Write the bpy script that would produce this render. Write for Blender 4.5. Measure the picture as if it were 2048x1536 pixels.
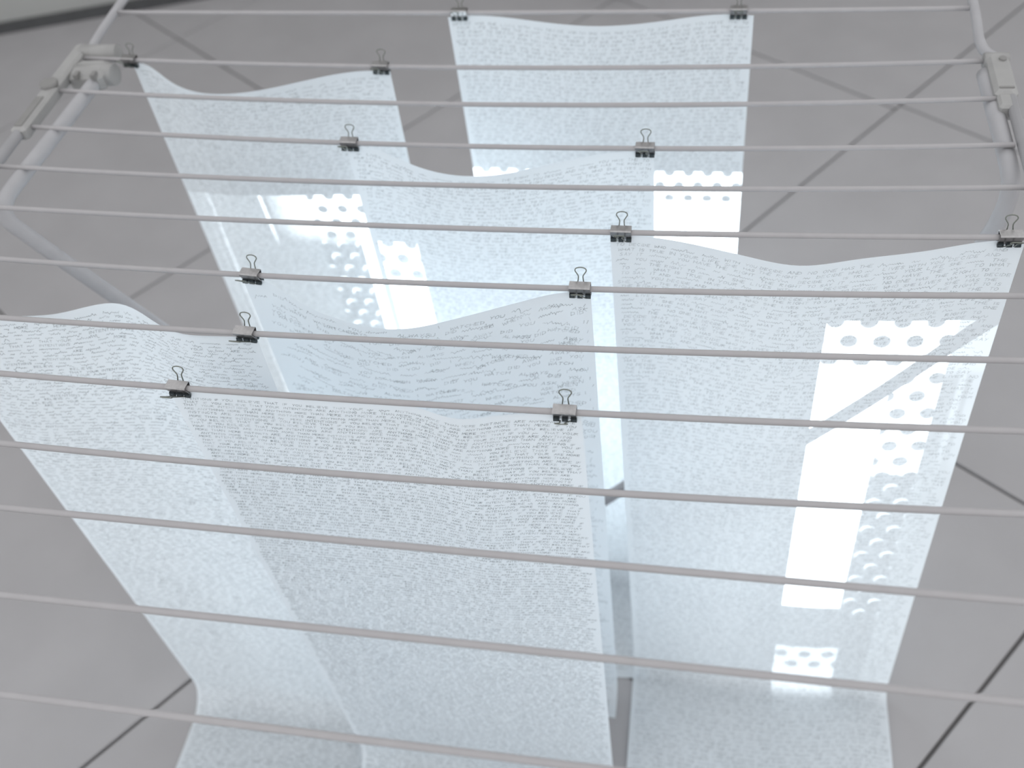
import bpy, math, random
import numpy as np
from mathutils import Vector, Matrix

random.seed(7)
rng = np.random.RandomState(11)
for o in list(bpy.data.objects):
    bpy.data.objects.remove(o)
scene = bpy.context.scene
C = scene.collection

# ------------------------------------------------------------------ scale
U = 0.70          # metres per survey unit (camera height above the rack)
ZF = -2.312       # floor level in survey units (camera at 0)
def W(x, y, z):
    return (x * U, y * U, (z - ZF) * U)
def WA(a):
    a = np.asarray(a, dtype=float)
    return np.stack([a[..., 0] * U, a[..., 1] * U, (a[..., 2] - ZF) * U], axis=-1)

# ------------------------------------------------------------------ camera
cam_d = bpy.data.cameras.new('camera')
cam = bpy.data.objects.new('camera', cam_d)
C.objects.link(cam)
right = Vector((0.98255436, 0.15267968, -0.10618777))
down = Vector((0.04587363, -0.75230479, -0.65721619))
fwd = Vector((-0.18022912, 0.64087941, -0.74618432))
mw = Matrix.Identity(4)
for i in range(3):
    mw[i][0] = right[i]; mw[i][1] = -down[i]; mw[i][2] = -fwd[i]
mw.translation = Vector(W(0, 0, 0))
cam.matrix_world = mw
cam_d.sensor_width = 36.0
cam_d.lens = 36.0 * 2080.0 / 2048.0
cam_d.clip_start = 0.02
cam_d.dof.use_dof = True
cam_d.dof.focus_distance = 1.42 * U
cam_d.dof.aperture_fstop = 3.8
scene.camera = cam

# ------------------------------------------------------------------ world, exposure
world = bpy.data.worlds.new('world')
scene.world = world
world.use_nodes = True
bg = world.node_tree.nodes['Background']
bg.inputs[0].default_value = (0.97, 0.985, 1.0, 1)
bg.inputs[1].default_value = 1.38
scene.view_settings.view_transform = 'Standard'
scene.view_settings.look = 'None'
scene.view_settings.exposure = 0.0
scene.view_settings.gamma = 1.0
scene.view_settings.use_curve_mapping = False

# lens of the projector standing on the floor, out of frame beyond the rack
S = (-0.42, 4.30, -2.21)
PROJECTOR_POWER = 1450.0

# ------------------------------------------------------------------ helpers
def tag(o, label=None, cat=None, group=None, kind=None):
    if label: o['label'] = label
    if cat: o['category'] = cat
    if group: o['group'] = group
    if kind: o['kind'] = kind
    return o

def empty(name, loc):
    o = bpy.data.objects.new(name, None)
    o.empty_display_size = 0.05
    o.location = loc
    C.objects.link(o)
    return o

def link(name, me, mat, parent=None, loc=None):
    o = bpy.data.objects.new(name, me)
    C.objects.link(o)
    if mat and not me.materials:
        me.materials.append(mat)
    if parent:
        o.parent = parent
    if loc is not None:
        o.location = loc
    return o

class MB:
    """collects vertices and faces for one mesh"""
    def __init__(s):
        s.v = []; s.f = []; s.sm = []
    def add(s, vs, fs, smooth=False):
        b = len(s.v)
        s.v += [tuple(p) for p in vs]
        s.f += [tuple(b + i for i in f) for f in fs]
        s.sm += [smooth] * len(fs)
    def box(s, lo, hi, bev=0.0):
        x0, y0, z0 = lo; x1, y1, z1 = hi
        if bev <= 0:
            vs = [(x0,y0,z0),(x1,y0,z0),(x1,y1,z0),(x0,y1,z0),(x0,y0,z1),(x1,y0,z1),(x1,y1,z1),(x0,y1,z1)]
            s.add(vs, [(3,2,1,0),(4,5,6,7),(0,1,5,4),(1,2,6,5),(2,3,7,6),(3,0,4,7)])
            return
        b = bev
        rings = []
        def ring(z, i):
            return [(x0+i+b,y0+i,z),(x1-i-b,y0+i,z),(x1-i,y0+i+b,z),(x1-i,y1-i-b,z),(x1-i-b,y1-i,z),(x0+i+b,y1-i,z),(x0+i,y1-i-b,z),(x0+i,y0+i+b,z)]
        rs = [ring(z0, b), ring(z0+b, 0), ring(z1-b, 0), ring(z1, b)]
        vs = sum(rs, [])
        fs = [tuple(range(7, -1, -1)), tuple(range(24, 32))]
        for r in range(3):
            for i in range(8):
                j = (i+1) % 8
                fs.append((r*8+i, r*8+j, r*8+8+j, r*8+8+i))
        s.add(vs, fs)
    def tube(s, pts, rad, n=10, cap=True):
        pts = [Vector(p) for p in pts]
        rads = rad if isinstance(rad, (list, tuple)) else [rad] * len(pts)
        vs = []; fs = []
        t0 = (pts[1] - pts[0]).normalized()
        up = Vector((0,0,1)) if abs(t0.z) < .9 else Vector((0,1,0))
        nrm = t0.cross(up).normalized()
        prev = t0
        for i, p in enumerate(pts):
            if i == 0: t = t0
            elif i == len(pts)-1: t = (pts[-1]-pts[-2]).normalized()
            else: t = ((pts[i+1]-p).normalized() + (p-pts[i-1]).normalized()).normalized()
            q = prev.rotation_difference(t)
            nrm = (q @ nrm).normalized(); prev = t
            b = t.cross(nrm)
            for k in range(n):
                a = 2*math.pi*k/n
                vs.append(p + (nrm*math.cos(a) + b*math.sin(a))*rads[i])
        for i in range(len(pts)-1):
            for k in range(n):
                j = (k+1) % n
                fs.append((i*n+k, i*n+j, (i+1)*n+j, (i+1)*n+k))
        s.add(vs, fs, True)
        if cap:
            b = len(s.v) - len(vs)
            s.f.append(tuple(b+k for k in range(n-1,-1,-1))); s.sm.append(False)
            e = b + (len(pts)-1)*n
            s.f.append(tuple(e+k for k in range(n))); s.sm.append(False)
    def mesh(s, name):
        me = bpy.data.meshes.new(name)
        me.from_pydata([tuple(v) for v in s.v], [], s.f)
        me.polygons.foreach_set('use_smooth', s.sm)
        me.update()
        return me
    def build(s, name, mat, parent=None, loc=None):
        return link(name, s.mesh(name), mat, parent, loc)

def smooth_path(pts, step=8, closed=False):
    """Catmull-Rom through the points"""
    P = [Vector(p) for p in pts]
    out = []
    n = len(P)
    rngi = range(n if closed else n-1)
    for i in rngi:
        p0 = P[(i-1) % n] if closed or i > 0 else P[0]*2-P[1]
        p1 = P[i]; p2 = P[(i+1) % n]
        p3 = P[(i+2) % n] if closed or i+2 < n else P[-1]*2-P[-2]
        for k in range(step):
            t = k/step
            out.append(0.5*((2*p1)+(p2-p0)*t+(2*p0-5*p1+4*p2-p3)*t*t+(3*p1-p0-3*p2+p3)*t*t*t))
    if not closed: out.append(P[-1])
    return out

# ------------------------------------------------------------------ materials
def mat_new(name):
    m = bpy.data.materials.new(name); m.use_nodes = True
    nt = m.node_tree
    for n in list(nt.nodes): nt.nodes.remove(n)
    out = nt.nodes.new('ShaderNodeOutputMaterial')
    return m, nt, out

def principled(name, col, rough=.5, metal=0., noise=0., nscale=30., bump=0., bscale=200., spec=.5):
    m, nt, out = mat_new(name)
    p = nt.nodes.new('ShaderNodeBsdfPrincipled')
    p.inputs['Base Color'].default_value = (*col, 1)
    p.inputs['Roughness'].default_value = rough
    p.inputs['Metallic'].default_value = metal
    p.inputs['Specular IOR Level'].default_value = spec
    nt.links.new(p.outputs[0], out.inputs[0])
    tc = nt.nodes.new('ShaderNodeTexCoord')
    if noise > 0:
        nz = nt.nodes.new('ShaderNodeTexNoise'); nz.inputs['Scale'].default_value = nscale
        nz.inputs['Detail'].default_value = 4
        nt.links.new(tc.outputs['Object'], nz.inputs['Vector'])
        r = nt.nodes.new('ShaderNodeValToRGB')
        r.color_ramp.elements[0].position = .3; r.color_ramp.elements[1].position = .7
        r.color_ramp.elements[0].color = (*[c*(1-noise) for c in col], 1)
        r.color_ramp.elements[1].color = (*[min(1, c*(1+noise)) for c in col], 1)
        nt.links.new(nz.outputs['Fac'], r.inputs[0]); nt.links.new(r.outputs[0], p.inputs['Base Color'])
    if bump > 0:
        nb = nt.nodes.new('ShaderNodeTexNoise'); nb.inputs['Scale'].default_value = bscale
        nt.links.new(tc.outputs['Object'], nb.inputs['Vector'])
        b = nt.nodes.new('ShaderNodeBump'); b.inputs['Strength'].default_value = bump; b.inputs['Distance'].default_value = .001
        nt.links.new(nb.outputs['Fac'], b.inputs['Height']); nt.links.new(b.outputs[0], p.inputs['Normal'])
    return m

M_TILE = principled('grey_stone_tile', (.288, .279, .284), .55, noise=.05, nscale=5., bump=.05, bscale=60, spec=.3)
M_JOINT = principled('dark_joint_mortar', (.13, .125, .125), .9, noise=.1)
M_WALL = principled('grey_wall_paint', (.30, .30, .29), .8, noise=.03, nscale=3.)
M_BASE = principled('dark_baseboard', (.05, .05, .052), .6, noise=.1)
M_ROD = principled('grey_coated_wire', (.315, .303, .308), .5, noise=.03, nscale=60., spec=.25)
M_FRAME = principled('grey_coated_tube', (.31, .305, .315), .5, noise=.04, nscale=40., spec=.25)
M_PLASTIC = principled('grey_plastic_joint', (.26, .255, .25), .5, noise=.05, nscale=40.)
M_BUTTON = principled('dark_plastic_button', (.18, .175, .17), .5, noise=.05, nscale=40.)
M_STEEL = principled('clip_steel', (.33, .32, .32), .3, 1.0, noise=.08, nscale=300.)
M_STEEL_DARKREFL = principled('clip_steel_dark_reflection', (.035, .045, .05), .35, .6, noise=.1, nscale=300.)  # steel of the jaw rolls, their dark reflection painted into the base colour
M_WIRE = principled('clip_wire', (.16, .17, .15), .35, .8, noise=.1, nscale=300.)
M_BLACK = principled('projector_black_plastic', (.03, .03, .032), .45, noise=.1)
M_GLASS_FRAME = principled('projector_slide_mount', (.02, .02, .02), .8, noise=.1)

def paper_material():
    m, nt, out = mat_new('translucent_drawing_paper')
    d = nt.nodes.new('ShaderNodeBsdfDiffuse')
    t = nt.nodes.new('ShaderNodeBsdfTranslucent')
    mix = nt.nodes.new('ShaderNodeMixShader'); mix.inputs[0].default_value = .44
    tc = nt.nodes.new('ShaderNodeTexCoord')
    nz = nt.nodes.new('ShaderNodeTexNoise'); nz.inputs['Scale'].default_value = 14.; nz.inputs['Detail'].default_value = 5
    nt.links.new(tc.outputs['Object'], nz.inputs['Vector'])
    r = nt.nodes.new('ShaderNodeValToRGB')
    r.color_ramp.elements[0].position = .25; r.color_ramp.elements[1].position = .75
    r.color_ramp.elements[0].color = (.755, .800, .835, 1); r.color_ramp.elements[1].color = (.785, .830, .865, 1)
    nt.links.new(nz.outputs['Fac'], r.inputs[0])
    nt.links.new(r.outputs[0], d.inputs[0]); nt.links.new(r.outputs[0], t.inputs[0])
    n2 = nt.nodes.new('ShaderNodeTexNoise'); n2.inputs['Scale'].default_value = 45.; n2.inputs['Detail'].default_value = 3
    nt.links.new(tc.outputs['Object'], n2.inputs['Vector'])
    b = nt.nodes.new('ShaderNodeBump'); b.inputs['Strength'].default_value = .12; b.inputs['Distance'].default_value = .002
    nt.links.new(n2.outputs['Fac'], b.inputs['Height'])
    nt.links.new(b.outputs[0], d.inputs['Normal'])
    nt.links.new(d.outputs[0], mix.inputs[1]); nt.links.new(t.outputs[0], mix.inputs[2])
    nt.links.new(mix.outputs[0], out.inputs[0])
    return m
M_PAPER = paper_material()

def ink_material():
    m, nt, out = mat_new('thin_grey_ink')
    d = nt.nodes.new('ShaderNodeBsdfDiffuse')
    t = nt.nodes.new('ShaderNodeBsdfTransparent')
    mix = nt.nodes.new('ShaderNodeMixShader')
    tc = nt.nodes.new('ShaderNodeTexCoord')
    nz = nt.nodes.new('ShaderNodeTexNoise'); nz.inputs['Scale'].default_value = 90.
    nt.links.new(tc.outputs['Object'], nz.inputs['Vector'])
    mr = nt.nodes.new('ShaderNodeMapRange')
    mr.inputs[1].default_value = .3; mr.inputs[2].default_value = .7; mr.inputs[3].default_value = .20; mr.inputs[4].default_value = .55
    nt.links.new(nz.outputs['Fac'], mr.inputs[0]); nt.links.new(mr.outputs[0], mix.inputs[0])
    d.inputs[0].default_value = (.11, .13, .14, 1)
    nt.links.new(t.outputs[0], mix.inputs[1]); nt.links.new(d.outputs[0], mix.inputs[2])
    nt.links.new(mix.outputs[0], out.inputs[0])
    return m
M_INK = ink_material()

# ------------------------------------------------------------------ the setting: floor of large tiles
TH = math.radians(52.5)
e1 = np.array([math.cos(TH), math.sin(TH)])          # along the long joints
n1 = np.array([-math.sin(TH), math.cos(TH)])         # across them
e2 = np.array([math.cos(TH - math.pi/2), math.sin(TH - math.pi/2)])
wall_p = np.array([-2.4114, 4.2785]); wall_t = np.array([.9547, .2974]); wall_n = np.array([-.2974, .9547])
fm = MB(); fm.box(W(-6.5, -2.2, ZF - .08), W(5.5, 6.6, ZF - .012))
floor = fm.build('floor', M_JOINT); tag(floor, kind='structure')
J1 = [.183 + 1.371 * k for k in range(-3, 6)]
J2A = [-3.3, -1.93, -.56, .786, 1.82, 3.11, 4.40, 5.77, 7.1]      # joints of the columns as they lie in the room
J2B = [-3.8, -2.43, -1.06, .30, 1.67, 3.08, 4.42, 5.79, 7.1]
gap = .0045
for i in range(len(J1) - 1):
    J2 = J2A if J1[i] < 1. else J2B
    for j in range(len(J2) - 1):
        a0, a1 = J1[i] + gap, J1[i+1] - gap
        b0, b1 = J2[j] + gap, J2[j+1] - gap
        # n1 coordinate a, and second coordinate b measured along e1
        cs = [(a0, b0), (a0, b1), (a1, b1), (a1, b0)]
        pts = [n1 * a + e1 * b for a, b in cs]
        ctr = sum(pts) / 4
        if (ctr - wall_p) @ wall_n > .75 or ctr[0] < -6 or ctr[0] > 5 or ctr[1] < -1.9:
            continue
        # keep the winding counter-clockwise seen from above
        pts = pts[::-1]
        c = W(ctr[0], ctr[1], ZF)
        top = [np.array(W(p[0], p[1], ZF)) - np.array(c) for p in pts]
        dz = rng.uniform(-.0004, .0004)
        bev = .0015
        vs = []
        for p in top: vs.append((p[0], p[1], -.0085))
        for p in top: vs.append((p[0], p[1], -bev + dz))
        for p in top:
            L = math.hypot(p[0], p[1]); k = 1 - bev * 1.4 / L
            vs.append((p[0]*k, p[1]*k, dz))
        t = MB()
        t.add(vs, [(8, 9, 10, 11)] + [(q, (q+1) % 4, 4 + (q+1) % 4, 4 + q) for q in range(4)] + [(4+q, 4+(q+1) % 4, 8+(q+1) % 4, 8+q) for q in range(4)])
        me = t.mesh('floor_tile')
        link('floor_tile', me, M_TILE, floor, c)

# back wall with a dark baseboard, far behind the rack
def wall_box(s0, s1, d0, d1, z0, z1):
    m = MB()
    vs = []
    for z in (z0, z1):
        for s_, d_ in ((s0, d0), (s1, d0), (s1, d1), (s0, d1)):
            p = wall_p + wall_t * s_ + wall_n * d_
            vs.append(W(p[0], p[1], z))
    m.add(vs, [(3,2,1,0),(4,5,6,7),(0,1,5,4),(1,2,6,5),(2,3,7,6),(3,0,4,7)])
    return m
wb = wall_box(-3.6, 7.4, .03, .2, ZF - .01, 1.4).build('wall_back', M_WALL); tag(wb, kind='structure')
bb = wall_box(-3.6, 7.4, .0, .03, ZF - .002, ZF + .045).build('baseboard_back', M_BASE); tag(bb, kind='structure')

# ------------------------------------------------------------------ the drying rack
XL, XR, XM = -1.19, .44, -.38
BAR = {  # apparent distance on the rack plane at the left end, the middle and the right end
    1: (1.808, 1.778, 1.764), 2: (1.638, 1.592, 1.599), 3: (1.528, 1.480, 1.493), 4: (1.414, 1.363, 1.373),
    5: (1.299, 1.262, 1.273), 6: (1.193, 1.161, 1.165), 7: (1.074, 1.040, 1.051), 8: (.949, .926, .937),
    9: (.845, .818, .825), 10: (.730, .700, .709), 11: (.627, .607, .596), 12: (.505, .495, .484), 13: (.392, .379, .372),
    14: (.28, .27, .262), 15: (.17, .16, .152)}
def bar_y(k, x):
    a, m, b = BAR[k]
    return a + (b - a) * (np.asarray(x) - XL) / (XR - XL)
def bar_z(k, x):
    a, m, b = BAR[k]
    ch = a + (b - a) * (XM - XL) / (XR - XL)
    sag = max(0., ch / m - 1)
    t = (np.asarray(x) - XM) / ((XR - XL) / 2)
    return -1.0 - sag * (1 - np.clip(t * t, 0, 1.2))

rack = empty('drying_rack', W(XM, .95, ZF))
tag(rack, 'grey metal folding clothes drying rack with many thin rods and crossed legs', 'drying rack')
RO = Vector(rack.location)
def rl(p):       # survey point -> rack local
    return Vector(W(*p)) - RO
for k in sorted(BAR):
    x0, x1 = (XL - .02, XR + .0) if k > 1 else (-1.212, .432)
    xs = np.linspace(x0, x1, 25)
    m = MB()
    m.tube([rl((x, float(bar_y(k, x)), float(bar_z(k, x)))) for x in xs], .0043 * U, 10)
    m.build('rod', M_ROD, rack)

# left side: outer rail, corner joint, leg tube that bends down into a crossing leg
m = MB(); m.tube([rl((-1.222, 1.66, -1.0)), rl((-1.222, .05, -1.0))], .010 * U, 10); m.build('side_rail', M_FRAME, rack)
m = MB(); m.tube([rl((.452, 1.60, -1.0)), rl((.452, .05, -1.0))], .009 * U, 10); m.build('side_rail', M_FRAME, rack)
legL = [(-1.158, 1.60, -1.012), (-1.166, 1.45, -1.015), (-1.172, 1.30, -1.015), (-1.174, 1.235, -1.018), (-1.166, 1.205, -1.035),
        (-1.14, 1.20, -1.07), (-1.033, 1.20, -1.217), (-.80, 1.20, -1.53), (-.50, 1.20, -1.93), (-.235, 1.20, -2.283), (-.215, 1.20, -2.30)]
legR = [(.428, 1.58, -1.012), (.430, 1.48, -1.015), (.432, 1.38, -1.018), (.434, 1.325, -1.03), (.430, 1.303, -1.065),
        (.416, 1.30, -1.125), (.382, 1.30, -1.199), (.117, 1.30, -1.513), (-.148, 1.30, -1.827), (-.40, 1.30, -2.125), (-.545, 1.30, -2.297)]
for pts in (legL, legR):
    m = MB(); m.tube([rl(tuple(p)) for p in smooth_path(pts, 6)], .0135 * U, 14)
    lg = m.build('leg', M_FRAME, rack)
    e = Vector(pts[-1])
    m = MB(); m.tube([rl((e.x, e.y, ZF + .001)), rl((e.x, e.y, ZF + .016)), rl((e.x, e.y, ZF + .028))], [.018 * U, .018 * U, .014 * U], 12)
    m.build('leg_foot', M_PLASTIC, lg)
# near pair of legs, in front of the photograph's lower edge
for sgn, y in ((1, .02), (-1, -.06)):
    xa = -1.17 if sgn > 0 else .43
    xb = -.20 if sgn > 0 else -.56
    m = MB(); m.tube([rl((xa, y, -1.015)), rl((xb, y, -2.297))], .0135 * U, 14)
    lg = m.build('leg', M_FRAME, rack)
    m = MB(); m.tube([rl((xb, y, ZF + .001)), rl((xb, y, ZF + .016)), rl((xb, y, ZF + .028))], [.018 * U, .018 * U, .014 * U], 12)
    m.build('leg_foot', M_PLASTIC, lg)
# corner joints with their details
def joint(boxes, cyls):
    m = MB()
    for lo, hi, b in boxes:
        m.box(rl(lo), rl(hi), b * U)
    for a, b, r in cyls:
        m.tube([rl(a), rl(b)], r * U, 14)
    return m
jl = joint([((-1.235, 1.39, -1.014), (-1.205, 1.675, -.988), .005), ((-1.21, 1.565, -1.03), (-1.138, 1.625, -.992), .008)],
           [((-1.215, 1.655, -1.0), (-1.14, 1.655, -1.0), .017), ((-1.205, 1.60, -1.012), (-1.128, 1.60, -1.012), .021)]).build('corner_joint', M_PLASTIC, rack)
m = MB(); m.tube([rl((-1.222, 1.53, -.992)), rl((-1.222, 1.53, -.982))], .017 * U, 8); m.build('joint_button', M_BUTTON, jl)
m = MB(); m.box(rl((-1.229, 1.40, -.9885)), rl((-1.214, 1.49, -.9865))); m.build('joint_slot', M_BUTTON, jl)
for xx in (-1.185, -1.15):
    m = MB(); m.box(rl((xx - .004, 1.560, -.998)), rl((xx + .004, 1.576, -.988))); m.build('joint_tooth', M_BUTTON, jl)
jr = joint([((.427, 1.49, -1.018), (.462, 1.605, -.988), .006), ((.430, 1.46, -1.02), (.458, 1.50, -.992), .004)],
           [((.425, 1.60, -1.0), (.463, 1.60, -1.0), .013)]).build('corner_joint', M_PLASTIC, rack)
m = MB(); m.tube([rl((.450, 1.585, -.99)), rl((.450, 1.585, -.985))], .006 * U, 8); m.build('joint_button', M_BUTTON, jr)
m = MB(); m.box(rl((.434, 1.503, -.9885)), rl((.456, 1.507, -.9865))); m.build('joint_slot', M_BUTTON, jr)
# the far wing
m = MB(); m.tube([rl(tuple(p)) for p in smooth_path([(-1.185, 1.655, -1.0), (-1.207, 1.685, -1.0), (-1.217, 1.86, -1.0), (-1.222, 2.25, -1.0), (-1.19, 2.29, -1.0), (-.38, 2.29, -1.0), (.40, 2.26, -1.0), (.432, 2.22, -1.0), (.432, 1.79, -1.0), (.428, 1.645, -1.0), (.452, 1.60, -1.0)], 6)], .0085 * U, 10)
m.build('wing_frame', M_FRAME, rack)
for yy in (1.89, 2.0, 2.11):
    m = MB(); m.tube([rl((-1.217, yy + .02, -1.0)), rl((.432, yy - .02, -1.0))], .0043 * U, 10); m.build('rod', M_ROD, rack)

# ------------------------------------------------------------------ paper sheets
def interp(xs, ys):
    """smooth monotone-ish interpolation (cosine-eased natural cubic)"""
    xs = np.array(xs, float); ys = np.array(ys, float)
    n = len(xs); h = np.diff(xs)
    A = np.zeros((n, n)); r = np.zeros(n); A[0, 0] = A[-1, -1] = 1
    for i in range(1, n-1):
        A[i, i-1] = h[i-1]; A[i, i] = 2*(h[i-1]+h[i]); A[i, i+1] = h[i]
        r[i] = 3*((ys[i+1]-ys[i])/h[i]-(ys[i]-ys[i-1])/h[i-1])
    c = np.linalg.solve(A, r)
    b = np.diff(ys)/h - h*(2*c[:-1]+c[1:])/3
    d = np.diff(c)/(3*h)
    def f(x):
        x = np.asarray(x, float)
        k = np.clip(np.searchsorted(xs, x)-1, 0, n-2)
        q = x - xs[k]
        return ys[k]+b[k]*q+c[k]*q*q+d[k]*q**3
    return f

class Sheet:
    def __init__(s, bar, xl, xr, droop, length, back=None, lift=.0015, wave=.006, seed=0, kz=.5, R=.05, drift=(0., 0.), lean=0.):
        s.bar = bar; s.xl = xl; s.xr = xr; s.w = xr - xl; s.len = length
        s.dr = interp([d[0] for d in droop], [d[1] for d in droop])
        s.bk = interp([d[0] for d in back], [d[1] for d in back]) if back else (lambda x: 0.*x)
        s.zf = ZF + lift; s.wave = wave; s.ph = seed * 1.7; s.kz = kz; s.R = R; s.drift = drift; s.lean = lean
        s.Y = BAR[bar][1]
    def pos(s, a, b):
        """a: distance from the left edge, b: distance below the top edge"""
        a = np.asarray(a, float); b = np.asarray(b, float)
        f = a / s.w
        x = s.xl + a
        dr = np.maximum(s.dr(x), -.02)
        z = bar_z(s.bar, x) - .006 - b - s.kz * dr * np.exp(-b / .7)
        y = bar_y(s.bar, x) - (1 - s.kz) * dr * s.Y * np.exp(-b / .28) + s.bk(x) * np.exp(-b / .22)
        g = 1 - np.exp(-b / .25)
        y = y + s.wave * g * (np.sin(7.5 * f + s.ph + .6 * b) + .4 * np.sin(15 * f - s.ph + 1.1 * b)) - s.lean * b
        x = x + s.drift[0] * b * (1 - f) + s.drift[1] * b * f
        # the sheet meets the floor and runs on along it towards the viewer
        q = s.zf + s.R - z
        ang = np.clip(q / s.R, 0, math.pi / 2)
        z2 = np.where(q <= 0, z, s.zf + s.R - s.R * np.sin(ang))
        run = np.maximum(q - s.R * math.pi / 2, 0)
        y2 = np.where(q <= 0, y, y - s.R * (1 - np.cos(ang)) - run)
        z2 = z2 + np.where(run > 0, .004 * np.abs(np.sin(run * 9 + 5 * f)) * np.minimum(run * 8, 1), 0)
        return np.stack([x, y2, z2], axis=-1)

def build_sheet(sh, label):
    nx, ny = 48, 130
    a = np.linspace(0, sh.w, nx + 1); b = np.linspace(0, sh.len, ny + 1)
    A, B = np.meshgrid(a, b)
    P = WA(sh.pos(A, B)).reshape(-1, 3)
    org = np.array(W((sh.xl + sh.xr) / 2, float(BAR[sh.bar][1]), -1.0))
    P = P - org
    me = bpy.data.meshes.new('paper_sheet')
    idx = np.arange((nx+1)*(ny+1)).reshape(ny+1, nx+1)
    q = np.stack([idx[1:, :-1], idx[1:, 1:], idx[:-1, 1:], idx[:-1, :-1]], -1).reshape(-1, 4)
    me.from_pydata(P.tolist(), [], q.tolist())
    me.polygons.foreach_set('use_smooth', [True]*len(q)); me.update()
    o = link('paper_sheet', me, M_PAPER, None, org)
    tag(o, label, 'paper', 'handwritten paper sheets hung on the rack')
    return o, org

# ---- handwriting: single-stroke capitals
G = {
 'A': [[(0,0),(2,6),(4,0)],[(.8,2.2),(3.2,2.2)]], 'B': [[(0,0),(0,6),(3,5),(0,3.2),(3.4,1.6),(0,0)]],
 'C': [[(4,5),(2,6),(0,3),(2,0),(4,1)]], 'D': [[(0,0),(0,6),(3.6,4.4),(3.6,1.6),(0,0)]],
 'E': [[(3.6,0),(0,0),(0,6),(3.6,6)],[(0,3),(3,3)]], 'F': [[(0,0),(0,6),(3.6,6)],[(0,3),(3,3)]],
 'G': [[(4,5),(2,6),(0,3),(2,0),(4,1),(4,3),(2.4,3)]], 'H': [[(0,0),(0,6)],[(4,0),(4,6)],[(0,3),(4,3)]],
 'I': [[(1,0),(1,6)]], 'K': [[(0,0),(0,6)],[(3.8,6),(0,2.6),(3.8,0)]], 'L': [[(0,6),(0,0),(3.4,0)]],
 'M': [[(0,0),(.6,6),(2.4,2),(4.2,6),(4.8,0)]], 'N': [[(0,0),(0,6),(4,0),(4,6)]],
 'O': [[(2,6),(0,4),(.6,.6),(2.6,0),(4,2.4),(3.4,5.4),(2,6)]], 'P': [[(0,0),(0,6),(3.4,5),(3,3.2),(0,2.8)]],
 'R': [[(0,0),(0,6),(3.4,5),(0,3)],[(1,3),(3.8,0)]], 'S': [[(3.8,5.2),(1.6,6),(.2,4.4),(3.6,1.8),(2,0),(0,.8)]],
 'T': [[(0,6),(4,6)],[(2,6),(2,0)]], 'U': [[(0,6),(.4,.8),(2.4,0),(3.8,1.4),(4,6)]], 'V': [[(0,6),(2,0),(4,6)]],
 'W': [[(0,6),(1,0),(2.4,4),(3.8,0),(4.8,6)]], 'X': [[(0,0),(4,6)],[(0,6),(4,0)]], 'Y': [[(0,6),(2,3),(4,6)],[(2,3),(1.6,0)]],
 '.': [[(.4,0),(.9,.7)]], 'J': [[(3,6),(3,1),(1.4,0),(0,1)]]}
SEG = {}
for ch, pl in G.items():
    SEG[ch] = np.array([(p[i], p[i+1]) for p in pl for i in range(len(p)-1)], float)   # n,2,2

def script_seg():
    """a joined-up scribbled word for the cursive sheets"""
    n = rng.randint(2, 8)
    xs = np.arange(n * 3) * 1.55
    ys = np.where(np.arange(n * 3) % 2 == 0, rng.uniform(0, 1.2, n*3), rng.uniform(2, 3.6, n*3))
    tall = rng.rand(n * 3) < .14
    ys = np.where(tall, rng.choice([6., -2.4, 5.2], n*3), ys)
    p = np.stack([xs + rng.uniform(-.4, .4, n*3), ys], -1)
    return np.stack([p[:-1], p[1:]], 1), xs[-1] + 3.2

def text_segments(sh, phrases, pitch, size, cursive=0., loose=0., start=.010, ml=.007, mr=.004, wide=1.35):
    segs = []
    words = sum([p.split() for p in phrases], [])
    wi = rng.randint(len(words))
    b = start + pitch
    k = size / 6.
    while b < sh.len - .02:
        a = ml + rng.uniform(0, .008)
        tilt = rng.normal(0, .005 + .12 * loose); miss = 0
        if loose: a += rng.uniform(0, .05) * loose
        y0 = b
        wob = rng.uniform(0, 6.28)
        while True:
            wd = words[wi % len(words)]
            kk = k * rng.uniform(.9, 1.12)
            out = []; adv = 0.
            if rng.rand() < cursive:
                sg, adv = script_seg(); out.append(sg)
                adv += 1.5
            else:
                for ch in wd:
                    sg = SEG.get(ch)
                    if sg is None: adv += 4; continue
                    s2 = sg.copy(); s2[..., 0] += adv
                    s2[..., 1] *= rng.uniform(.88, 1.08)
                    out.append(s2)
                    adv += (5.4 if ch not in 'I.' else 3.0) + rng.uniform(-.3, .4)
            wlen = adv * kk * wide
            if a + wlen > sh.w - mr:
                miss += 1; wi += 1
                if miss > 5: break
                continue
            wi += 1
            s3 = np.concatenate(out)
            s3 = s3 + rng.normal(0, .16, s3.shape)
            lx = (s3[..., 0] * wide + .25 * s3[..., 1]) * kk
            ly = s3[..., 1] * kk
            wt = tilt + loose * rng.normal(0, .16)
            yb = y0 + .0005 * math.sin(a * 21 + wob) + loose * rng.normal(0, .0035)
            A = a + lx * math.cos(wt) - ly * math.sin(wt) * 1.
            Bv = yb - (lx * math.sin(wt) + ly * math.cos(wt)) - tilt * 0
            segs.append(np.stack([A, Bv], -1))
            a += wlen + kk * wide * (3.4 + rng.uniform(0, 3.0) + loose * rng.uniform(0, 4))
        b += pitch * rng.uniform(.98, 1.02)
    return np.concatenate(segs)

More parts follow.
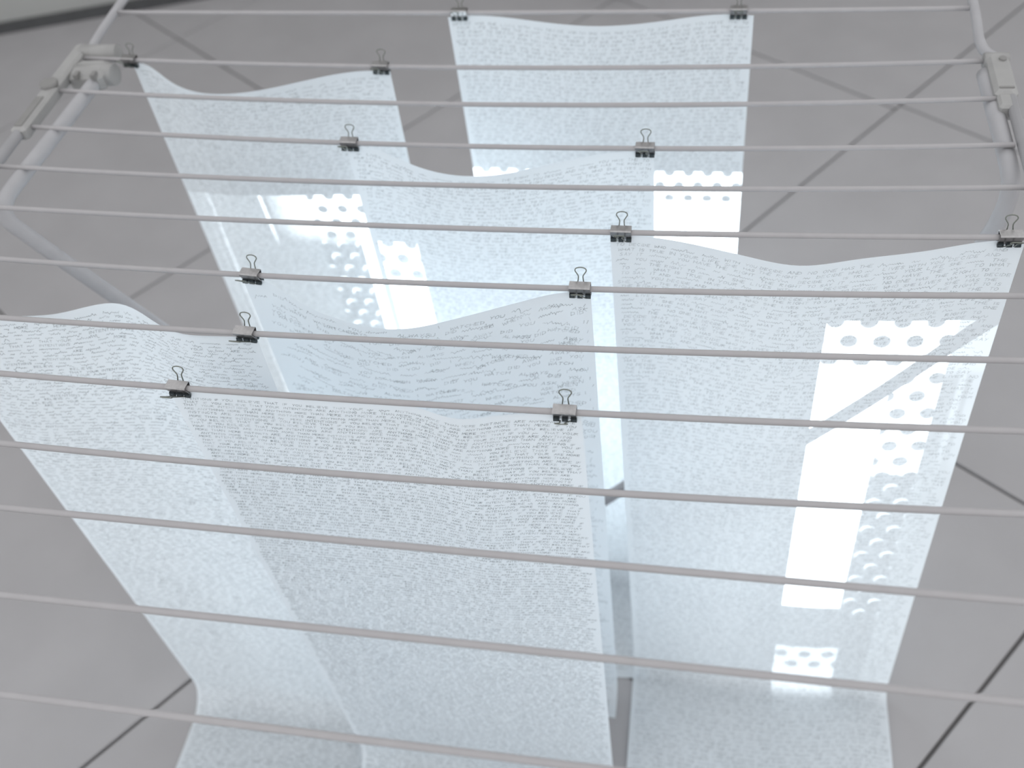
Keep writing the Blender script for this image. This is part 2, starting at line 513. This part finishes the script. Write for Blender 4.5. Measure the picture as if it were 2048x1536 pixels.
def build_text(sh, parent, org, segs, width):
    segs = segs.copy()
    ok = (segs[..., 0] > .002).all(1) & (segs[..., 0] < sh.w - .002).all(1) & (segs[..., 1] > .004).all(1) & (segs[..., 1] < sh.len - .004).all(1)
    segs = segs[ok]
    d = segs[:, 1] - segs[:, 0]
    L = np.maximum(np.linalg.norm(d, axis=1, keepdims=True), 1e-6)
    d = d / L
    nn = np.stack([-d[:, 1], d[:, 0]], -1) * width / 2
    ex = d * width * .35
    q = np.stack([segs[:, 0]-nn-ex, segs[:, 1]-nn+ex, segs[:, 1]+nn+ex, segs[:, 0]+nn-ex], 1).reshape(-1, 2)
    P = sh.pos(q[:, 0], q[:, 1]) + np.array([0, -.0007, .0007])
    P = (WA(P) - org).astype(np.float32)
    n = len(segs)
    me = bpy.data.meshes.new('handwriting')
    me.vertices.add(n*4); me.vertices.foreach_set('co', P.ravel())
    me.loops.add(n*4); me.loops.foreach_set('vertex_index', np.arange(n*4, dtype=np.int32))
    me.polygons.add(n); me.polygons.foreach_set('loop_start', np.arange(0, n*4, 4, dtype=np.int32))
    me.update(calc_edges=True); me.validate()
    o = link('handwriting', me, M_INK, parent)
    o['kind'] = 'stuff'
    o['label'] = 'rows of small grey handwriting'
    return o

T_RIGHT = ['AND YOU HAVE THE RIGHT TO DECIDE WHAT IS TRUE IN YOUR LIFE', 'SHE HAS THE RIGHT TO DECIDE WHO SHE LIVES WITH', 'YOU DECIDE AND NO ONE HAS THE RIGHT TO SAY IT']
T_MORE = ['IF YOU BELIEVE THAT YOUR INTENTIONS ARE ANYTHING MORE THAN MERE INSTINCTS', 'ARE ANYTHING MORE THAN MERE INTENTIONS IF YOU BELIEVE THAT']
T_DID = ['DID YOU WATCH ALWAYS', 'I WATCHED YOU DID I', 'DID YOU ASK WHEN I WATCHED', 'AWAY']

SHEETS = {
 1: (Sheet(1, -.512, .060, [(-.52, .004), (-.48, .0), (-.352, .010), (-.229, .022), (-.099, .012), (.02, .0), (.07, .004)], 1.46, seed=1, lift=.002),
     'farthest handwritten sheet, at the top centre, with a bright band of dotted light', T_RIGHT, .0090, .0052, 0., 0.),
 2: (Sheet(2, -1.106, -.590, [(-1.11, .003), (-1.09, .0), (-1.03, .033), (-.928, .060), (-.803, .040), (-.63, .003), (-.58, .004)], 1.42, seed=2, lift=.002, back=[(-1.12, .0), (-1.0, .0), (-.58, .0)]),
     'handwritten sheet at upper left whose dotted curtain shadow runs down it', T_RIGHT, .0084, .0048, .4, 0.),
 4: (Sheet(4, -.616, -.094, [(-.62, .003), (-.60, .0), (-.498, .034), (-.394, .054), (-.261, .027), (-.12, .0), (-.09, .003)], 1.56, seed=3, lift=.002),
     'handwritten sheet in the middle, partly glowing, with one narrow bright strip', T_RIGHT, .0084, .0046, .3, 0.),
 6: (Sheet(6, -.145, .424, [(-.15, .002), (-.12, .0), (-.013, .016), (.059, .036), (.131, .050), (.199, .038), (.304, .018), (.40, .0), (.43, .003)], 1.72, seed=4, lift=.004, drift=(.012, .012), lean=.04, R=.03),
     'handwritten sheet at right crossed by a diagonal shadow bar in bright light', T_RIGHT, .0092, .0052, .3, 0.),
 7: (Sheet(7, -.692, -.162, [(-.70, .002), (-.67, .0), (-.599, .045), (-.528, .078), (-.452, .090), (-.371, .068), (-.254, .020), (-.18, .0), (-.155, .002)], 1.33, seed=5, lift=.002),
     'handwritten sheet with loose tilted writing, behind the frontmost sheet', T_DID, .0118, .0064, .35, 1.),
 8: (Sheet(8, -1.162, -.628, [(-1.17, .0), (-1.0, .0), (-.80, .0), (-.62, .0)], 1.62, back=[(-1.17, .0), (-1.06, .0), (-1.025, .008), (-.948, .022), (-.872, .050), (-.80, .022), (-.754, .0), (-.70, -.004), (-.62, .0)], seed=6, lift=.003, R=.07),
     'leftmost handwritten sheet, its top edge curling up behind the rod', T_MORE, .0076, .0042, .85, 0.),
 9: (Sheet(9, -.722, -.150, [(-.73, .0), (-.60, -.002), (-.45, -.003), (-.37, .001), (-.315, .020), (-.265, .010), (-.20, .0), (-.14, .0)], 1.60, seed=7, lift=.010, wave=.004),
     'frontmost handwritten sheet, lower centre, clipped nearly flat along its rod', T_MORE, .0078, .0041, .05, 0.),
}
for k, (sh, label, ph, pitch, size, cur, loose) in SHEETS.items():
    o, org = build_sheet(sh, label)
    build_text(sh, o, org, text_segments(sh, ph, pitch, size, cur, loose), .00066 if k < 7 else .00085)

# ------------------------------------------------------------------ binder clips
def clip_meshes():
    w = .0152
    ms = {}
    # folded body: spine over the rod, two plates that meet below it
    b = MB()
    th = .0009
    prof = [(-.0018, -.0108), (-.0080, .0062), (-.0066, .0080), (.0066, .0080), (.0080, .0062), (.0018, -.0108)]
    inn = [(-.0018 + th, -.0108), (-.0080 + th*1.2, .0058), (-.0066 + th*.6, .0080 - th), (.0066 - th*.6, .0080 - th), (.0080 - th*1.2, .0058), (.0018 - th, -.0108)]
    vs = []
    for x in (-w, w):
        for p in prof: vs.append((x, p[0], p[1]))
        for p in inn: vs.append((x, p[0], p[1]))
    fs = []
    n = 6
    for i in range(n-1):
        fs.append((i, i+1, 12+i+1, 12+i)); fs.append((6+i+1, 6+i, 18+i, 18+i+1))
        fs.append((i+1, i, 6+i, 6+i+1)); fs.append((12+i, 12+i+1, 18+i+1, 18+i))
    fs.append((0, 12, 18, 6)); fs.append((5, 11, 23, 17))
    b.add([tuple(np.array(v)*U) for v in vs], fs)
    ms['body'] = b.mesh('clip_body')
    # rolled jaw edges in three segments, one mesh per side
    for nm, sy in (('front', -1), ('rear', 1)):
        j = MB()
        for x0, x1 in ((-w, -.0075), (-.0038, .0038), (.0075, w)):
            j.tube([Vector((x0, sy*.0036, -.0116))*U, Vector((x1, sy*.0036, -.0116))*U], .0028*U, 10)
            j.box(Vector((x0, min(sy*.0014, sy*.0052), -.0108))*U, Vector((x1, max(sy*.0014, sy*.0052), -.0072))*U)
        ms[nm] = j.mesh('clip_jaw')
    # wire handles, swung up over the spine
    for nm, sy in (('hfront', -1), ('hrear', 1)):
        def H(x, u):      # u: distance up the handle from the jaw
            y = sy * (.0050 + .30 * u + (.0008 if u > .010 else 0))
            if sy < 0:      # the front handle hangs loose, swung out from the plate
                return Vector((x, -.0056 - .66 * u, -.0116 + .75 * u))*U
            return Vector((x, y, -.0116 + u * .94))*U
        pts = [H(-.0092, 0), H(-.0056, 0.0005), H(-.0054, .008), H(-.0036, .020), H(-.0034, .0255), H(-.0060, .0300), H(-.0080, .0335), H(-.0070, .0368), H(-.0034, .0385), H(.0, .0389),
               H(.0034, .0385), H(.0070, .0368), H(.0080, .0335), H(.0060, .0300), H(.0034, .0255), H(.0036, .020), H(.0054, .008), H(.0056, .0005), H(.0092, 0)]
        h = MB(); h.tube(smooth_path(pts, 3), .00085*U, 7)
        ms[nm] = h.mesh('clip_handle')
    return ms
CM = clip_meshes()
CLIPS = [
 (1, -.489, 0, 'binder clip at the left corner of the farthest sheet'), (1, .033, 0, 'binder clip at the right corner of the farthest sheet'),
 (2, -1.110, 6, 'leftmost small binder clip, near the grey corner joint'), (2, -.6073, 3, 'binder clip at the right corner of the upper left sheet'),
 (4, -.6091, 2, 'binder clip at the left corner of the middle glowing sheet'), (4, -.1083, 0, 'binder clip at the right corner of the middle glowing sheet'),
 (6, -.1285, 0, 'binder clip at the left corner of the right hand sheet'), (6, .404, -3, 'binder clip at the far right edge of the picture'),
 (7, -.6758, 5, 'binder clip at the left corner of the sheet with loose writing'), (7, -.177, 0, 'binder clip at the right corner of the sheet with loose writing'),
 (8, -.6429, 4, 'binder clip at the right corner of the leftmost sheet'), (8, -1.135, 3, 'binder clip at the outer left corner of the leftmost sheet'),
 (9, -.7053, 3, 'binder clip at the left corner of the frontmost sheet'), (9, -.1711, 0, 'binder clip at the right corner of the frontmost sheet')]
for k, x, tw, label in CLIPS:
    c = empty('binder_clip', W(x, float(bar_y(k, x)), float(bar_z(k, x))))
    a, m_, b_ = BAR[k]
    c.rotation_euler = (math.radians(rng.uniform(-4, 4)), 0, math.atan2(b_ - a, XR - XL) + math.radians(-tw))
    tag(c, label, 'binder clip', 'binder clips on the rods')
    link('clip_body', CM['body'], M_STEEL, c)
    link('clip_jaw', CM['front'], M_STEEL_DARKREFL, c); link('clip_jaw', CM['rear'], M_STEEL_DARKREFL, c)
    link('clip_handle', CM['hfront'], M_WIRE, c); link('clip_handle', CM['hrear'], M_WIRE, c)

# ------------------------------------------------------------------ projector on the floor beyond the rack
def slide_material():
    m, nt, out = mat_new('projected_window_slide')
    N = nt.nodes
    def val(x):
        return x
    def math_(op, a, b=None, c=None, clamp=False):
        n = N.new('ShaderNodeMath'); n.operation = op; n.use_clamp = clamp
        for i, v in enumerate((a, b, c)):
            if v is None: continue
            if isinstance(v, (int, float)): n.inputs[i].default_value = v
            else: nt.links.new(v, n.inputs[i])
        return n.outputs[0]
    add = lambda a, b: math_('ADD', a, b)
    sub = lambda a, b: math_('SUBTRACT', a, b)
    mul = lambda a, b: math_('MULTIPLY', a, b)
    mx = lambda a, b: math_('MAXIMUM', a, b)
    def step(x, e, s=.0006):       # 0 below e, 1 above
        n = N.new('ShaderNodeMapRange'); n.interpolation_type = 'SMOOTHSTEP'; n.clamp = True
        nt.links.new(x, n.inputs[0]); n.inputs[1].default_value = e - s; n.inputs[2].default_value = e + s
        return n.outputs[0]
    def band(x, a, b, s=.0006):
        return mul(step(x, a, s), sub(1.0, step(x, b, s)))
    def mixv(a, b, f):             # a*(1-f)+b*f
        return add(mul(a, sub(1.0, f)), mul(b, f))
    tc = N.new('ShaderNodeTexCoord'); sp = N.new('ShaderNodeSeparateXYZ')
    nt.links.new(tc.outputs['Object'], sp.inputs[0])
    u, v = sp.outputs[0], sp.outputs[2]
    pu, rv = .0157, .0134
    def dots(du0, dv0, r, sft):
        vv = math_('DIVIDE', sub(v, .3205 - .5 * rv + dv0), rv)
        j = math_('FLOOR', vv)
        off = mul(math_('PINGPONG', j, 1.0), .5)
        uu = add(math_('DIVIDE', sub(u, .1863 - .5 * pu + du0), pu), off)
        fu = mul(sub(math_('FRACT', uu), .5), pu)
        fv = mul(sub(sub(vv, j), .5), rv)
        d = math_('SQRT', add(mul(fu, fu), mul(fv, fv)))
        return sub(1.0, step(d, r, sft))
    D = dots(0, 0, .0044, .0008)
    D2 = dots(-.0014, .0024, .0040, .0012)
    cres = mul(D2, sub(1.0, D))
    nz = N.new('ShaderNodeTexNoise'); nz.inputs['Scale'].default_value = 55.
    mp = N.new('ShaderNodeMapping'); mp.inputs['Scale'].default_value = (6, 1, .5)
    nt.links.new(tc.outputs['Object'], mp.inputs[0]); nt.links.new(mp.outputs[0], nz.inputs['Vector'])
    nf = nz.outputs['Fac']
    # base levels from left to right
    upper = step(v, .296, .016)                       # brighter upper part of the left curtain
    left_curtain = add(.025, mul(.045, nf))
    streak = add(mul(band(u, -.249, -.243, .0015), .06), mul(band(u, -.240, -.235, .0015), mul(.22, nf)))
    lline = mul(band(u, -.1925, -.1898, .0007), mul(step(v, .290, .02), .4))
    lfold = mul(band(u, -.186, -.1525, .0012), mixv(.035, mixv(.10, .45, step(u, -.172, .014)), upper))
    lcur = mx(mx(left_curtain, streak), mx(lline, lfold))
    lbord = mixv(add(.02, mul(cres, .45)), mul(.8, sub(1.0, mul(D, .95))), upper)
    rup = step(v, .216, .003)
    rbord = mixv(add(.015, mul(cres, .28)), mul(.95, sub(1.0, mul(D, .95))), rup)
    rcur = mx(add(.02, mul(.05, nf)), mul(band(u, .2595, .2635, .0012), mul(step(v, .225, .04), .12)))
    rcur = mx(rcur, mul(step(u, .2655, .0008), mul(step(v, .22, .06), .10)))
    rcur = mx(rcur, mul(step(v, .296, .010), mul(.16, step(u, .2520, .001))))
    clear = mixv(.012, 1.0, step(v, .074, .0008))
    low = mul(band(v, -.009, .022, .0012), mul(.22, sub(1.0, mul(D, .9))))
    low = mx(low, mul(sub(1.0, step(v, -.009, .0006)), .30))
    low = mul(low, sub(1.0, step(u, .232, .001)))
    clear = mx(clear, low)
    f = mixv(lcur, lbord, step(u, -.1530))
    f = mixv(f, clear, step(u, -.1200, .0005))
    f = mixv(f, rbord, mul(step(u, .2265, .0005), step(v, .060, .001)))
    f = mixv(f, rcur, step(u, .2520, .0006))
    val_zone = mul(step(v, .3035, .0005), band(u, -.152, .252, .001))
    f = mixv(f, sub(1.0, mul(D, .985)), val_zone)
    tr = N.new('ShaderNodeBsdfTransparent')
    cc = N.new('ShaderNodeCombineColor')
    nt.links.new(mul(f, .93), cc.inputs[0]); nt.links.new(mul(f, .985), cc.inputs[1]); nt.links.new(f, cc.inputs[2])
    nt.links.new(cc.outputs[0], tr.inputs[0]); nt.links.new(tr.outputs[0], out.inputs[0])
    return m
M_SLIDE = slide_material()

pj = empty('projector', W(S[0] + .08, 4.47, ZF))
tag(pj, 'black projector on the floor behind the rack', 'projector')
PO = Vector(pj.location)
def pl(p): return Vector(W(*p)) - PO
m = MB(); m.box(pl((-.62, 4.315, ZF + .022)), pl((-.06, 4.66, ZF + .19)), .012); body = m.build('body', M_BLACK, pj)
for fx, fy in ((-.57, 4.36), (-.11, 4.36), (-.34, 4.62)):
    m = MB(); m.tube([pl((fx, fy, ZF + .0005)), pl((fx, fy, ZF + .024))], .018 * U, 12); m.build('foot', M_BLACK, pj)
# lens barrel: open tube around the lamp
m = MB()
nb = 28; ro, ri = .062, .055
ring = lambda y, r: [pl((S[0] + r*math.cos(2*math.pi*i/nb), y, S[2] + .012 + r*math.sin(2*math.pi*i/nb))) for i in range(nb)]
vs = ring(4.315, ro) + ring(4.205, ro) + ring(4.205, ri) + ring(4.315, ri)
fs = []
for r in range(3):
    for i in range(nb):
        j = (i+1) % nb
        fs.append((r*nb+i, r*nb+j, (r+1)*nb+j, (r+1)*nb+i))
m.add(vs, fs, True); m.build('lens_barrel', M_BLACK, pj)
# slide with its opaque mount, DS in front of the lamp
DS = .08
u0, u1, v0, v1 = -.256, .276, -.036, .3345
sme = bpy.data.meshes.new('slide')
sme.from_pydata([(u0,0,v0),(u1,0,v0),(u1,0,v1),(u0,0,v1)], [], [(0,1,2,3)])
sl = link('slide', sme, M_SLIDE, pj, pl((S[0], S[1]-DS, S[2]))); sl.scale = (DS*U, DS*U, DS*U)
m = MB()
rin = [(u0,v0),(u1,v0),(u1,v1),(u0,v1)]
R_ = .0555 / DS
cx, cz = 0., .012 / DS
outer = [(cx + R_*math.cos(2*math.pi*i/32 - math.pi*.75), cz + R_*math.sin(2*math.pi*i/32 - math.pi*.75)) for i in range(32)]
vs = [pl((S[0]+a*DS, S[1]-DS, S[2]+b*DS)) for a, b in rin + outer]
fs = []
for q in range(4):
    for i in range(8):
        fs.append((4 + q*8+i, 4 + (q*8+i+1) % 32, q))
    fs.append((4 + (q*8+8) % 32, (q+1) % 4, q))
m.add(vs, fs); m.build('slide_mount', M_GLASS_FRAME, pj)
ld = bpy.data.lights.new('projector_lamp', 'SPOT')
ld.energy = PROJECTOR_POWER; ld.spot_size = math.radians(75); ld.spot_blend = 0.; ld.shadow_soft_size = 0.0
ld.color = (.96, .985, 1.0)
lo = bpy.data.objects.new('projector_lamp', ld); C.objects.link(lo)
lo.parent = pj; lo.location = pl(S)
lo.rotation_euler = (math.radians(90 + 8), 0, math.radians(180))
